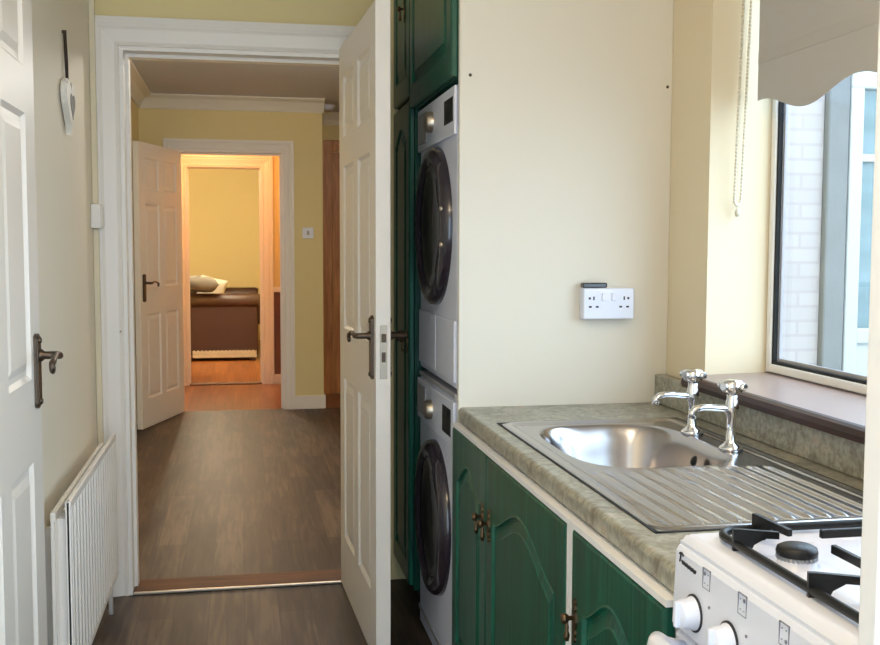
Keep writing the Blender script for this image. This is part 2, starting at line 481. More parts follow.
# ------------------------------------------------------------------ doors
def rect(a0, a1, z0, z1): return [(a0, z0), (a1, z0), (a1, z1), (a0, z1)]
def panel_face(b, w, h, panels, y, sgn, depth=.009, ins=(.010, .022, .040)):
    """face of a panelled door: flat grid with sunk mouldings and raised fields. local x=width z=height y=normal"""
    xs = sorted({0, w, *[p[0] for p in panels], *[p[1] for p in panels]})
    zs = sorted({0, h, *[p[2] for p in panels], *[p[3] for p in panels]})
    for i in range(len(xs) - 1):
        for j in range(len(zs) - 1):
            cx, cz = (xs[i] + xs[i + 1]) / 2, (zs[j] + zs[j + 1]) / 2
            if any(p[0] < cx < p[1] and p[2] < cz < p[3] for p in panels): continue
            b._add([(xs[i], y, zs[j]), (xs[i + 1], y, zs[j]), (xs[i + 1], y, zs[j + 1]), (xs[i], y, zs[j + 1])], [(0, 1, 2, 3)])
    for p in panels:
        P = rect(*p)
        L = [[(a, y, c) for a, c in P]]
        for d, k in zip(ins, (depth, depth * .9, depth * .25)):
            L.append([(a, y - sgn * k, c) for a, c in inset(P, d)])
        b.loft(L)
def panel_leaf(name, w, h, t, mat, parent, panels):
    b = MB()
    panel_face(b, w, h, panels, 0, -1); panel_face(b, w, h, panels, t, 1)
    b._add([(0, 0, 0), (w, 0, 0), (w, t, 0), (0, t, 0), (0, 0, h), (w, 0, h), (w, t, h), (0, t, h)],
           [(0, 1, 2, 3), (4, 5, 6, 7), (1, 2, 6, 5), (0, 3, 7, 4)])
    bmesh.ops.remove_doubles(b.bm, verts=b.bm.verts[:], dist=1e-5)
    return b.build(name, mat, parent)
def six(w, h, zz=(.20, .79, .975, 1.555, 1.655, 1.875)):
    s = .105; mid = .09; c = w / 2
    out = []
    for x0, x1 in ((s, c - mid / 2), (c + mid / 2, w - s)):
        for k in range(0, 6, 2): out.append((x0, x1, zz[k], zz[k + 1]))
    return out
def lever_handle(parent, x, z, y, n, toward, mat='bronze', L=.105, plate_h=.17):
    """long back plate with a scrolled lever: n = outward normal sign along local y, toward = -1 lever runs to the hinge"""
    b = MB()
    w = .024
    pts = []
    for k in range(13):
        a = PI * k / 12; pts.append((x + w * math.cos(a) * (1 if abs(math.cos(a)) > .2 else .8), z + plate_h / 2 + .012 * math.sin(a)))
    for k in range(13):
        a = PI + PI * k / 12; pts.append((x + w * math.cos(a) * (1 if abs(math.cos(a)) > .2 else .8), z - plate_h / 2 + .012 * math.sin(a)))
    b.prism(pts, lambda p, q, d: (p, y + n * d, q), 0, .006)
    b.prism(inset(pts, .005), lambda p, q, d: (p, y + n * d, q), .005, .009)
    for dz in (plate_h / 2 - .004, -plate_h / 2 + .004):
        b.lathe([(.007, 0), (.007, .004), (.004, .006), (0, .006)], (x, y + n * .008, z + dz), (0, n, 0), 12)
    pl = b.build('handle_plate', mat, parent)
    zz = z + .035
    l = MB()
    l.lathe([(.014, 0), (.014, .006), (.009, .012), (.009, .03)], (x, y + n * .008, zz), (0, n, 0), 16)
    P = [(x, y + n * .022, zz), (x, y + n * .046, zz), (x + toward * .012, y + n * .054, zz)]
    for k in range(1, 9): P.append((x + toward * (.012 + L * k / 8), y + n * .056, zz + .008 * math.sin(PI * 1.2 * k / 8)))
    ex, ez = P[-1][0], P[-1][2]
    for k in range(1, 7):
        a = k / 6 * 1.5 * PI
        P.append((ex + toward * (.010 * math.sin(a)), y + n * .056, ez - .010 + .010 * math.cos(a)))
    R = [.009, .009, .008] + [.0075 - .002 * math.sin(PI * k / 8) for k in range(1, 9)] + [.0065, .006, .0055, .005, .005, .0045]
    l.tube(P, R, 10)
    l.build('lever', mat, pl)
    return pl
def hinge(parent, z, x=0, y=0):
    MB().cyl((x, y, z - .04), (x, y, z + .04), .006, 10).box(x, x + .03, y - .001, y + .002, z - .04, z + .04).build('hinge', 'satin', parent)

# white door folded back against the left wall
dl = empty('panel_door', (-.455, 1.748, .008), PI / 2, 'white six panel door with bronze lever folded back against the left wall', 'door')
panel_leaf('leaf', .762, 1.97, .038, 'gloss', dl, six(.762, 1.97))
lever_handle(dl, .762 - .055, .988, 0, -1, -1, plate_h=.145)
# white kitchen door standing open towards the camera
kd = empty('panel_door', (.362, 3.868, .008), 0, 'white six panel door standing open, edge on, before the washing machines', 'door')
_a = math.atan2(3.06 - 3.868, .392 - .362); kd.rotation_euler = (0, 0, _a)
panel_leaf('leaf', .81, 1.985, .044, 'gloss', kd, six(.81, 1.985))
lever_handle(kd, .81 - .055, .965, 0, -1, -1)
lever_handle(kd, .81 - .055, .965, .044, 1, -1)
b = MB().box(.8095, .8125, .012, .034, .875, 1.035, .001, 1)
lp = tag(b.build('latch_plate', 'satin', kd), 'satin metal latch plate on the door edge')
MB().box(.812, .820, .016, .030, .985, 1.010, .003).build('latch_bolt', 'bronze', lp)
MB().box(.8122, .8145, .017, .029, .925, .955, .001, 1).build('dead_bolt', 'bronze', lp)
for z in (.25, 1.0, 1.75): hinge(kd, z, -.002, .047)
# far hall door
hd = empty('panel_door', (-.472, 8.143, .008), math.radians(-107.5), 'white six panel door with bronze lever swung open at the far hall end', 'door')
panel_leaf('leaf', .80, 1.975, .040, 'gloss', hd, six(.80, 1.975))
lever_handle(hd, .80 - .06, .975, .04, 1, -1)
# brown door in the hall recess
bd = empty('wooden_door', (.652, 8.94, 0), 0, 'brown wooden door in the hall recess behind the open white door', 'door')
b = MB().box(.03, .12, -.02, .008, 0, 2.17, .004).box(.88, .97, -.02, .008, 0, 2.17, .004).box(.12, .88, -.02, .008, 2.08, 2.17, .004)
b.build('door_frame', 'brown_door', bd)
lf = panel_leaf('leaf', .755, 2.06, .014, 'brown_door', bd, six(.755, 2.06))
lf.location = (.123, -.008, .01)

# ------------------------------------------------------------------ window
wy0, wy1, wz0, wz1 = WY0 + .004, WY1 - .004, .952, WZ1 - .004
win = empty('window_1', (0, 0, 0)); win['kind'] = 'structure'
b = MB()
def frame_rect(b, x0, x1, y0, y1, z0, z1, w, bev=.004):
    b.box(x0, x1, y0, y0 + w, z0, z1, bev); b.box(x0, x1, y1 - w, y1, z0, z1, bev)
    b.box(x0, x1, y0 + w - .002, y1 - w + .002, z0, z0 + w, bev); b.box(x0, x1, y0 + w - .002, y1 - w + .002, z1 - w, z1, bev)
frame_rect(b, 1.358, 1.394, wy0, wy1, wz0, wz1, .022)
b.build('window_frame', 'upvc', win)
b = MB(); frame_rect(b, 1.364, 1.376, wy0 + .020, wy1 - .020, wz0 + .020, wz1 - .020, .010, .001)
tag(b.build('window_gasket', 'rubber', win), 'black rubber glazing seal')
b = MB(); frame_rect(b, 1.376, 1.384, wy0 + .029, wy1 - .029, wz0 + .029, wz1 - .029, .009, .001)
b.build('window_spacer', 'appliance_grey', win)
MB().box(1.384, 1.388, wy0 + .03, wy1 - .03, wz0 + .03, wz1 - .03).build('window_pane', 'glass', win)

# sill: pinkish top board, varnished wooden nosing
b = MB()
sl = empty('window_sill', (0, 0, 0), 0, 'pinkish window sill with dark brown wooden nosing below the kitchen window', 'window sill')
prof = [(1.150, .9185), (1.138, .9120), (1.126, .916), (1.122, .929), (1.126, .940), (1.136, .9440), (1.150, .9440)]
b.prism(prof, lambda a, c, d: (a, d, c), WY0 + .002, WY1 - .002)
tag(b.build('nosing', 'sill_wood', sl), 'dark brown rounded wooden nosing')
b = MB().prism([(1.1505, .9185), (1.1505, .9435), (1.392, .950), (1.392, .9185)], lambda a, c, d: (a, d, c), WY0 + .002, WY1 - .002)
b.build('sill_board', 'sill_top', sl)

# ------------------------------------------------------------------ outside
struct('ground_yard', MB().box(1.5, 12, -6, 12, -.3, -.1), 'ground')
struct('wall_outside', MB().box(1.495, 2.93, 4.9, 5.1, -.1, 4.5), 'brick')

# ------------------------------------------------------------------ worktop and base units
CY0 = 1.303                   # cooker / worktop boundary
SX0, SX1, SY0, SY1 = .628, 1.10, 1.49, 2.50   # sink rectangle
b = MB()
def slab(x0, x1, y0, y1, r=0):
    b.box(x0, x1, y0, y1, ZW - .04, ZW)
hx0, hx1, hy0, hy1 = SX0 + .015, SX1 - .02, SY0 + .015, SY1 - .02
# rounded front strip
pr = [(hx0, ZW - .04), (hx0, ZW)]
for k in range(7):
    a = PI / 2 + PI / 2 * k / 6; pr.append((XF + .012 + .012 * math.cos(a), ZW - .012 + .012 * math.sin(a)))
pr += [(XF, ZW - .034), (XF + .006, ZW - .04)]
b.prism(pr, lambda a, c, d: (a, d, c), CY0 + .003, YP - .001)
slab(hx1, 1.186, CY0 + .003, YP - .001); slab(hx0, hx1, CY0 + .003, hy0); slab(hx0, hx1, hy1, YP - .001)
tag(b.build('worktop', 'worktop'), 'mottled green beige laminate worktop around the steel sink', 'worktop')
# upstand under the sill
tag(MB().box(1.152, 1.188, CY0 + .003, YP - .001, ZW + .0005, .918, .004).build('upstand', 'worktop'), 'mottled laminate upstand between worktop and window sill', 'upstand')

def arch_door(parent, w, h, t, name='door', arch=True):
    """cabinet door, face to -x after placing: local x=width, z=height, y=0 face (normal -y)"""
    b = MB()
    s, r = .062, .07
    x0, x1, z0 = s, w - s, .07
    rise = min(.075, (x1 - x0) * .22) if arch else 0
    zs = h - .07 - rise
    P = [(x0, z0), (x1, z0), (x1, zs)]
    N = 20
    for k in range(1, N): 
        u = k / N; P.append((x1 + (x0 - x1) * u, zs + rise * (.5 - .5 * math.cos(2 * PI * u)) ** .85))
    P.append((x0, zs))
    e = .006
    # outer bevelled slab
    O = rect(0, w, 0, h); I = rect(e, w - e, e, h - e)
    b.loft([[(a, t, c) for a, c in O], [(a, e, c) for a, c in O], [(a, .0015, c) for a, c in rect(e * .4, w - e * .4, e * .4, h - e * .4)], [(a, 0, c) for a, c in I]], cap0=True, cap1=False)
    V = lambda p: (p[0], 0, p[1])
    b._add([V(I[0]), V(I[1]), V(P[1]), V(P[0])], [(0, 1, 2, 3)])
    b._add([V(I[1]), V(I[2]), (x1, 0, h - e), V(P[2]), V(P[1])], [(0, 1, 2, 3, 4)])
    b._add([V(I[0]), V(P[0]), V(P[-1]), (x0, 0, h - e), V(I[3])], [(0, 1, 2, 3, 4)])
    top = P[2:]
    for p, q in zip(top, top[1:]): b._add([(p[0], 0, p[1]), (p[0], 0, h - e), (q[0], 0, h - e), (q[0], 0, q[1])], [(0, 1, 2, 3)])
    L = [[V(p) for p in P]]
    for d, k in ((.004, -.002), (.008, .006), (.014, .007), (.034, .002), (.037, .0)):
        L.append([(a, k, c) for a, c in inset(P, d)])
    b.loft(L)
    bmesh.ops.remove_doubles(b.bm, verts=b.bm.verts[:], dist=1e-5)
    return b.build(name, 'green', parent)
def drop_handle(parent, x, z, y=0):
    """antique brass pull: ornate plate, knob and a drop"""
    b = MB()
    prof = [(.0, -.055), (.004, -.053), (.007, -.046), (.004, -.040), (.009, -.030), (.005, -.022), (.011, -.010), (.013, 0), (.011, .010), (.005, .022), (.009, .030), (.004, .040), (.007, .046), (.004, .053), (0, .055)]
    prof = [(r * .72, h * .72) for r, h in prof]
    pts = [(x + r, z + h) for r, h in prof] + [(x - r, z + h) for r, h in prof[-2:0:-1]]
    b.prism(pts, lambda p, q, d: (p, y - d, q), 0, .004)
    b.lathe([(.004, .003), (.004, .012), (.008, .016), (.010, .021), (.008, .026), (0, .027)], (x, y, z + .006), (0, -1, 0), 16)
    b.lathe([(.002, 0), (.004, -.01), (.003, -.016), (.006, -.024), (.004, -.034), (0, -.030)], (x, y - .016, z + .0), (0, 0, 1), 12)
    return b.build('handle', 'brass', parent)

XD = .565                     # base door faces
def carcass(parent, y0, y1, z0=.10, z1=ZW - .041, x0=XF + .001, x1=1.15, mat='white_panel', top=False, stiles=()):
    b = MB().box(x0, x1, y0, y0 + .018, z0, z1).box(x0, x1, y1 - .018, y1, z0, z1).box(x0, x1, y0 + .018, y1 - .018, z0, z0 + .018)
    b.box(x1 - .008, x1, y0 + .018, y1 - .018, z0 + .018, z1)
    if top: b.box(x0, x1, y0 + .018, y1 - .018, z1 - .018, z1)
    else: b.box(x0, x0 + .02, y0 + .018, y1 - .018, z1 - .05, z1)
    b.box(x0, x0 + .018, y0 + .018, y1 - .018, z0 + .018, z1 - .052)   # front panel behind the doors
    b.build('carcass', mat, parent)
    f = MB().box(XD + .002, x0 - .0005, y0, y1, .786, z1)
    for ya, yb in stiles: f.box(XD + .002, x0 - .0005, ya, yb, z0, .787)
    return tag(f.build('face_frame', mat, parent), 'white face frame')
def put_door(parent, y_left, y_right, z0, z1, x=XD, arch=True):
    """hung on a cabinet: left/right as seen from the room (left = far end)"""
    d = arch_door(parent, y_left - y_right, z1 - z0, .0175, arch=arch)
    d.location = (x, y_left, z0); d.rotation_euler = (0, 0, -PI / 2)
    return d
def plinth(parent, y0, y1, mat='green'): MB().box(XF + .05, XF + .066, y0, y1, .001, .10).build('plinth', mat, parent)

c1 = empty('base_cabinet', (0, 0, 0), 0, 'green wooden base cabinet with two arched doors under the sink', 'cabinet', 'green base cabinets under the worktop')
carcass(c1, 1.736, YP - .002, stiles=((1.736, 1.7485),)); plinth(c1, 1.738, YP - .002)
dA = put_door(c1, 2.766, 2.366, .13, .7845)
dB = put_door(c1, 2.362, 1.750, .13, .7845)
h_ = drop_handle(dA, .400 - .03, .495)
h_ = drop_handle(dB, .03, .495)
c2 = empty('base_cabinet', (0, 0, 0), 0, 'narrow green wooden base cabinet with one door beside the white cooker', 'cabinet', 'green base cabinets under the worktop')
carcass(c2, CY0 + .006, 1.734, stiles=((1.7175, 1.734),)); plinth(c2, CY0 + .006, 1.736)
dC = put_door(c2, 1.716, 1.312, .13, .7845)
drop_handle(dC, .028, .50)

# ------------------------------------------------------------------ sink
sk = empty('sink', (0, 0, 0), 0, 'stainless steel sink bowl with grooved drainer let into the worktop', 'sink')
bcx, bcy, bax, bay = .855, 2.195, .165, .238
def sink_z(x, y):
    z = ZW + .004
    # outer rounded rim
    dx = min(x - SX0, SX1 - x); dy = min(y - SY0, SY1 - y); d = min(dx, dy)
    if d < .012: z = ZW + .0005 + .0045 * math.sin(min(1, d / .012) * PI / 2)
    # sunken tray
    ex, ey = abs((x - bcx) / bax), abs((y - bcy) / bay)
    n = 3.4
    q = (ex ** n + ey ** n) ** (1 / n)
    rim = (1 - q) * min(bax, bay)          # approx distance inside the bowl edge
    if d > .02:
        t = min(1, (d - .02) / .014); z -= .004 * t * t * (3 - 2 * t)
    if rim > -.012:
        u = (rim + .012) / .05
        if u < 1: 
            s_ = u * u * (3 - 2 * u); z -= .145 * s_
        else: z -= .145 + .006 * max(0, 1 - ((x - bcx) ** 2 + (y - bcy) ** 2) ** .5 / .17)
    # drainer grooves
    if y < 1.93 and d > .03:
        t = min(1, (1.93 - y) / .03) * min(1, (d - .03) / .02)
        ph = (x - SX0 - .03) / .032
        g = (.5 + .5 * math.cos(2 * PI * ph)) ** 3
        z += t * (.0052 * g - .0018)
    return z
def corner_r(u, v):
    x = SX0 + (SX1 - SX0) * u; y = SY0 + (SY1 - SY0) * v
    r = .045
    for cx, sx in ((SX0 + r, -1), (SX1 - r, 1)):
        for cyy, syy in ((SY0 + r, -1), (SY1 - r, 1)):
            dx, dy = (x - cx) * sx, (y - cyy) * syy
            if dx > 0 and dy > 0:
                mxx = max(dx, dy); L = math.hypot(dx, dy)
                if L > 0: x, y = cx + sx * dx * mxx / L, cyy + syy * dy * mxx / L
    return x, y
def sfn(u, v):
    x, y = corner_r(u, v); x0, y0 = SX0 + (SX1 - SX0) * u, SY0 + (SY1 - SY0) * v
    return (x, y, sink_z(x0, y0))
MB().grid(sfn, 150, 260).build('basin', 'steel', sk)
b = MB()
for (a0, a1, c0, c1_) in ((SX0 - .0035, SX0 + .004, SY0 - .0035, SY1 + .0035), (SX1 - .004, SX1 + .0035, SY0 - .0035, SY1 + .0035), (SX0, SX1, SY0 - .0035, SY0 + .004), (SX0, SX1, SY1 - .004, SY1 + .0035)):
    b.box(a0, a1, c0, c1_, ZW + .0002, ZW + .0016)
tag(b.build('sealing_strip', 'rubber', sk), 'dark sealing strip round the rim')
b = MB(); b.lathe([(0, .0), (.024, .0), (.032, .002), (.035, .0045), (.038, .002), (.038, -.004)], (bcx + .02, bcy, ZW - .1515), (0, 0, 1), 28)
b.build('waste', 'chrome', sk)
b = MB(); b.lathe([(.0, .004), (.010, .004), (.013, 0)], (.999, 2.165, ZW - .040), (-1, 0, .3), 20)
tag(b.build('overflow', 'rubber', sk), 'dark overflow hole')

def tap(y, label, group='pillar taps on the sink'):
    t = empty('pillar_tap', (1.047, y, ZW + .0005), 0, label, 'tap', group)
    b = MB(); b.lathe([(0, 0), (.026, 0), (.026, .006), (.021, .010), (.0115, .018), (.0095, .05), (.0105, .074), (.0145, .082), (.0150, .096), (.0125, .108), (.0110, .114), (.0110, .120), (0, .120)], (0, 0, 0), (0, 0, 1), 28)
    b.build('body', 'chrome', t)
    b = MB()
    P = [(0, 0, .089), (-.02, 0, .091), (-.05, 0, .094), (-.07, 0, .0945), (-.084, 0, .092), (-.091, 0, .084), (-.092, 0, .072)]
    b.tube(P, [.0085, .0080, .0075, .0075, .0080, .0092, .0095], 14)
    b.build('spout', 'chrome', t)
    b = MB()
    b.lathe([(.010, .117), (.012, .124), (.022, .128), (.025, .136), (.0245, .146), (.021, .152), (.008, .155), (0, .155)], (0, 0, 0), (0, 0, 1), 12)
    for k in range(4):
        a = PI / 2 * k + .5
        b.tube([(.016 * math.cos(a), .016 * math.sin(a), .139), (.034 * math.cos(a), .034 * math.sin(a), .141)], [.008, .0075], 10)
    b.build('tap_head', 'chrome', t)
    return t
tap(2.285, 'chrome pillar tap nearest the socket wall, at the back of the sink')
tap(2.085, 'chrome pillar tap nearest the cooker, above the ribbed drainer')

# ------------------------------------------------------------------ socket wall bits
so = empty('wall_socket', (.999, YP, 1.1215), 0, 'white double wall socket on the cream partition above the worktop', 'socket')
MB().box(-.0735, .0735, -.030, -.0005, -.043, .043, .004).build('pattress_box', 'appliance', so)
MB().box(-.0735, .0735, -.040, -.0302, -.043, .043, .004).build('face_plate', 'appliance', so)
for sx in (-1, 1):
    MB().box(sx * .014 - .007, sx * .014 + .007, -.0445, -.0395, .008, .030, .0015).build('switch', 'appliance', so)
    b = MB()
    cx = sx * .044
    b.box(cx - .002, cx + .002, -.0407, -.039, .010, .020)
    b.box(cx - .014, cx - .006, -.0407, -.039, -.011, -.006); b.box(cx + .006, cx + .014, -.0407, -.039, -.011, -.006)
    b.box(cx + sx * .012 - .003, cx + sx * .012 + .003, -.0407, -.039, .012, .018)
    tag(b.build('pin_holes', 'ink', so), 'dark pin holes')
tag(MB().box(.926, .996, YP - .034, YP - .008, 1.1652, 1.1790, .003).build('pocket_case', 'black'), 'small black oblong case lying on top of the wall socket', 'case')
for i, (x, z, lab) in enumerate(((.612, 1.738, 'tiny brown wall plug hole at the upper left of the partition'), (1.176, 1.724, 'tiny brown wall plug hole at the upper right of the partition'))):
    b = MB(); b.lathe([(0, .002), (.0035, .002), (.0045, 0)], (x, YP, z), (0, -1, 0), 12)
    tag(b.build('wall_plug', 'screw'), lab, 'wall plug', 'wall plugs in the partition')

# ------------------------------------------------------------------ laundry machines
def machine(kind, z0, h, label, cat):
    Y0, Y1 = 2.798, 3.396; x0 = .578
    yc, zc = (Y0 + Y1) / 2 + .03, None
    r = empty(kind, (x0, Y0, z0), 0, label, cat)
    W = Y1 - Y0
    b = MB().box(.006, .56, 0, W, .012, h, .008, 2)
    for px in (.06, .50):
        for py in (.05, W - .05): b.cyl((px, py, 0), (px, py, .014), .02, 12)
    b.build('body', 'appliance', r)
    return r, W
def drum_door(r, yc, zc, R, dots=True):
    b = MB()
    b.lathe([(R, 0), (R, .008), (R * .985, .020), (R * .94, .030), (R * .86, .033), (R * .79, .028), (R * .77, .018)], (.006, yc, zc), (-1, 0, 0), 56)
    d = b.build('door', 'dark_ring', r)
    b = MB()
    b.lathe([(R * .785, .020), (R * .74, .022), (R * .60, .012), (R * .3, .008), (0, .006)], (.006, yc, zc), (-1, 0, 0), 56)
    tag(b.build('door_glass', 'dark_glass', d), 'dark glass porthole')
    b = MB()
    for dz in (-.055, .045) if dots else ():
        b = MB(); b.lathe([(.008, 0), (.008, .006), (0, .008)], (-.020, yc - R * .90, zc + dz), (-1, -.3, 0), 12)
        b.build('door_catch', 'satin', d)
    return d
wm, W = machine('washing_machine', 0, .852, 'white washing machine with dark porthole, standing on the floor under the dryer', 'washing machine')
drum_door(wm, .305, .447, .238, False)
MB().box(-.004, .006, .002, W - .002, .715, .845, .004).build('control_panel', 'appliance', wm)
tag(MB().box(-.0055, -.003, .035, .155, .742, .820, .001, 1).build('display', 'black', wm), 'black display window')
b = MB(); b.lathe([(.030, 0), (.029, .016), (.024, .022), (0, .022)], (-.004, .338, .775), (-1, 0, 0), 28); b.build('programme_dial', 'satin', wm)
MB().box(-.008, -.003, .43, W - .02, .735, .828, .003).build('detergent_drawer', 'appliance_grey', wm)
MB().box(.002, .0065, .002, W - .002, .06, .075, .001, 1).build('kick_panel_seam', 'appliance_grey', wm)
dr, W = machine('tumble_dryer', .868, .852, 'white tumble dryer with dark round door, stacked on the washing machine', 'tumble dryer')
drum_door(dr, .305, .470, .238)
MB().box(-.004, .006, .002, W - .002, .715, .848, .004).build('control_panel', 'appliance', dr)
tag(MB().box(-.0055, -.003, .02, .140, .752, .820, .001, 1).build('display', 'black', dr), 'black display window')
b = MB(); b.lathe([(.032, 0), (.031, .016), (.026, .022), (0, .022)], (-.004, .338, .785), (-1, 0, 0), 28); b.build('programme_dial', 'satin', dr)
MB().box(-.006, -.003, .43, W - .02, .735, .83, .003).build('water_tank_drawer', 'appliance_grey', dr)
MB().box(-.001, .0075, .29, W - .01, .03, .205, .005).build('filter_cover', 'appliance', dr)
MB().box(-.001, .0075, .01, .282, .03, .205, .005).build('service_panel', 'appliance', dr)
tag(MB().box(.580, 1.10, 2.802, 3.39, .8525, .8675, .003).build('stacking_kit', 'appliance_grey'), 'thin grey stacking shelf between washing machine and dryer', 'stacking shelf')

# tall cupboard and top cupboard in green
tc = empty('tall_cupboard', (0, 0, 0), 0, 'tall dark green cupboard between the stacked machines and the doorway', 'cupboard', 'green wooden cupboards round the machines')
MB().box(.582, 1.15, 3.50, 3.874, 0.08, 2.38, .002, 1).box(.63, .65, 3.50, 3.874, .001, .08).build('carcass', 'green', tc)
d = put_door(tc, 3.868, 3.506, .10, 1.765, .563); drop_handle(d, .362 - .03, .85)
d = put_door(tc, 3.868, 3.506, 1.785, 2.375, .563); drop_handle(d, .362 - .10, .30)
uc = empty('top_cupboard', (0, 0, 0), 0, 'green top cupboard above the tumble dryer', 'cupboard', 'green wooden cupboards round the machines')
MB().box(.582, 1.15, YP + .023, 3.497, 1.735, 2.38, .002, 1).build('carcass', 'green', uc)
d = put_door(uc, 3.494, YP + .025, 1.738, 2.375, .563, False)

# ------------------------------------------------------------------ tall white panel at the right edge
tag(MB().box(.519, 1.186, .764, .792, .001, 2.15, .003).build('end_panel', 'white_panel'), 'tall white panel beside the cooker at the right edge', 'panel')

# ------------------------------------------------------------------ cooker
KX, KY0, KY1, KZ = .578, .800, 1.299, .893
ck = empty('gas_cooker', (0, 0, 0), 0, 'white freestanding gas cooker with black pan supports at the end of the worktop', 'cooker')
MB().box(KX + .01, 1.15, KY0, KY1, .09, .866, .006).box(KX + .05, 1.14, KY0 + .01, KY1 - .01, .001, .09).build('body', 'appliance', ck)
# hob top with sunken pan, rounded front
def hob_z(u, v):
    x = KX + .004 + (1.15 - KX - .004) * u; y = KY0 + (KY1 - KY0) * v
    d = min(x - KX - .004, 1.15 - x, y - KY0, KY1 - y)
    z = KZ
    if d < .010: z -= .010 * (1 - math.sin(min(1, d / .010) * PI / 2))
    dd = min(x - (KX + .050), 1.12 - x, y - (KY0 + .030), KY1 - .030 - y)
    if dd > 0:
        t = min(1, dd / .018); z -= .012 * t * t * (3 - 2 * t)
    return (x, y, z)
b = MB().grid(hob_z, 110, 100)
b.build('hob_top', 'appliance', ck)
MB().box(KX + .004, 1.15, KY0, KY1, .864, KZ - .0102).build('hob_edge', 'appliance', ck)
# control panel
b = MB(); b.prism([(KX + .012, .879), (KX + .002, .877), (KX - .002, .870), (KX - .006, .770), (KX + .012, .767)], lambda a, c, d: (a, d, c), KY0 + .001, KY1 - .001)
cp_ = b.build('control_panel', 'appliance', ck)
kn_y = [1.232, 1.134, 1.036, .938]
for i, y in enumerate(kn_y):
    z = .805
    b = MB()
    b.lathe([(.022, 0), (.0215, .004), (.0195, .006), (.0185, .018), (.0165, .021), (0, .022)], (KX - .005, y, z), (-1, 0, 0), 32)
    b.box(KX - .033, KX - .022, y - .0045, y + .0045, z - .0175, z + .0175, .003)
    k = b.build('knob', 'appliance', ck)
    b = MB(); b.lathe([(.0245, 0), (.0245, .0022), (.018, .0022)], (KX - .0045, y, z), (-1, 0, 0), 32)
    tag(b.build('knob_ring', 'ink', k), 'dark ring behind the knob')
    b = MB(); b.lathe([(0, .001), (.002, .001), (.002, 0)], (KX - .0045, y - .042, z + .022), (-1, 0, 0), 10)
    b.build('mark_dot', 'grey_ink', cp_)
# printed square burner symbols: outlined box with four rings, one filled
def strip(b, y0, y1, z0, z1, x): b.box(x - .0009, x + .0006, min(y0, y1), max(y0, y1), min(z0, z1), max(z0, z1))
for i, y in enumerate((1.203, 1.107, 1.011, .915)):
    b = MB(); X = KX - .0025; z0, z1 = .846, .872; w = .0105; t = .0008
    strip(b, y - w, y + w, z0, z0 + t, X); strip(b, y - w, y + w, z1 - t, z1, X)
    strip(b, y - w, y - w + t, z0, z1, X); strip(b, y + w - t, y + w, z0, z1, X)
    spots = [(-1, 1), (1, 1), (-1, -1), (1, -1)]
    for j, (a, c) in enumerate(spots):
        if j == (1, 0, 2, 3)[i]: b.lathe([(0, .001), (.0024, .001), (.0024, 0)], (X, y + a * .0045, .859 + c * .0062), (-1, 0, 0), 12)
        else: b.lathe([(.0008, .001), (.0008, 0)], (X, y + a * .0045, .859 + c * .0062), (-1, 0, 0), 8)
    b.build('burner_symbol', 'grey_ink', cp_)
# small dark script mark at the far end of the panel
b = MB(); X = KX - .0030
P = []
for k in range(11): P.append((X, 1.286 - .013 * k / 10, .868 + .003 * math.sin(k / 10 * PI)))
b.tube(P, .0011, 6)
b.tube([(X, 1.281, .869), (X, 1.282, .863), (X, 1.284, .858)], .0012, 6)
P = [(X, 1.278 - .044 * k / 56, .8595 - .002 * k / 56 + .0024 * math.sin(k * 1.15)) for k in range(57)]
b.tube(P, .0010, 6)
b.build('script_mark', 'ink', cp_)
# grill door below with its handle
MB().box(KX - .004, KX + .010, KY0 + .004, KY1 - .004, .585, .762, .006).build('grill_door', 'appliance', ck)
b = MB(); b.tube([(KX - .004, 1.262, .746), (KX - .03, 1.262, .752), (KX - .044, 1.258, .760), (KX - .050, 1.246, .760), (KX - .050, .85, .760), (KX - .044, .835, .760), (KX - .004, .83, .746)], [.010, .012, .0135, .0135, .0135, .0135, .010], 14)
b.build('grill_handle', 'appliance', ck)
MB().box(KX - .004, KX + .010, KY0 + .004, KY1 - .004,  .12, .578, .006).build('oven_door', 'appliance', ck)
# burners
for (x, y, r, nm) in ((.674, 1.160, .024, 'burner'), (.690, .955, .034, 'burner'), (.935, 1.150, .032, 'burner'), (.935, .955, .022, 'burner')):
    b = MB(); b.lathe([(r * 2.1, .0), (r * 1.9, .003), (r * 1.3, .004), (r * 1.02, .004), (r * 1.0, .013), (r * .9, .014), (0, .014)], (x, y, KZ - .0118), (0, 0, 1), 36)
    bu = b.build(nm, 'appliance', ck)
    b = MB(); b.lathe([(r * 1.0, 0), (r * 1.0, .007), (0, .007)], (x, y, KZ - .001), (0, 0, 1), 36)
    for k in range(28):
        a = 2 * PI * k / 28; b.box(x + r * math.cos(a) - .001, x + r * math.cos(a) + .001, y + r * math.sin(a) - .001, y + r * math.sin(a) + .001, KZ + .001, KZ + .0055)
    b.build('flame_ring', 'alu', bu)
    b = MB(); b.lathe([(r * 1.04, 0), (r * 1.06, .004), (r * 1.0, .009), (r * .8, .0115), (0, .012)], (x, y, KZ + .006), (0, 0, 1), 36)
    b.build('burner_cap', 'iron', bu)
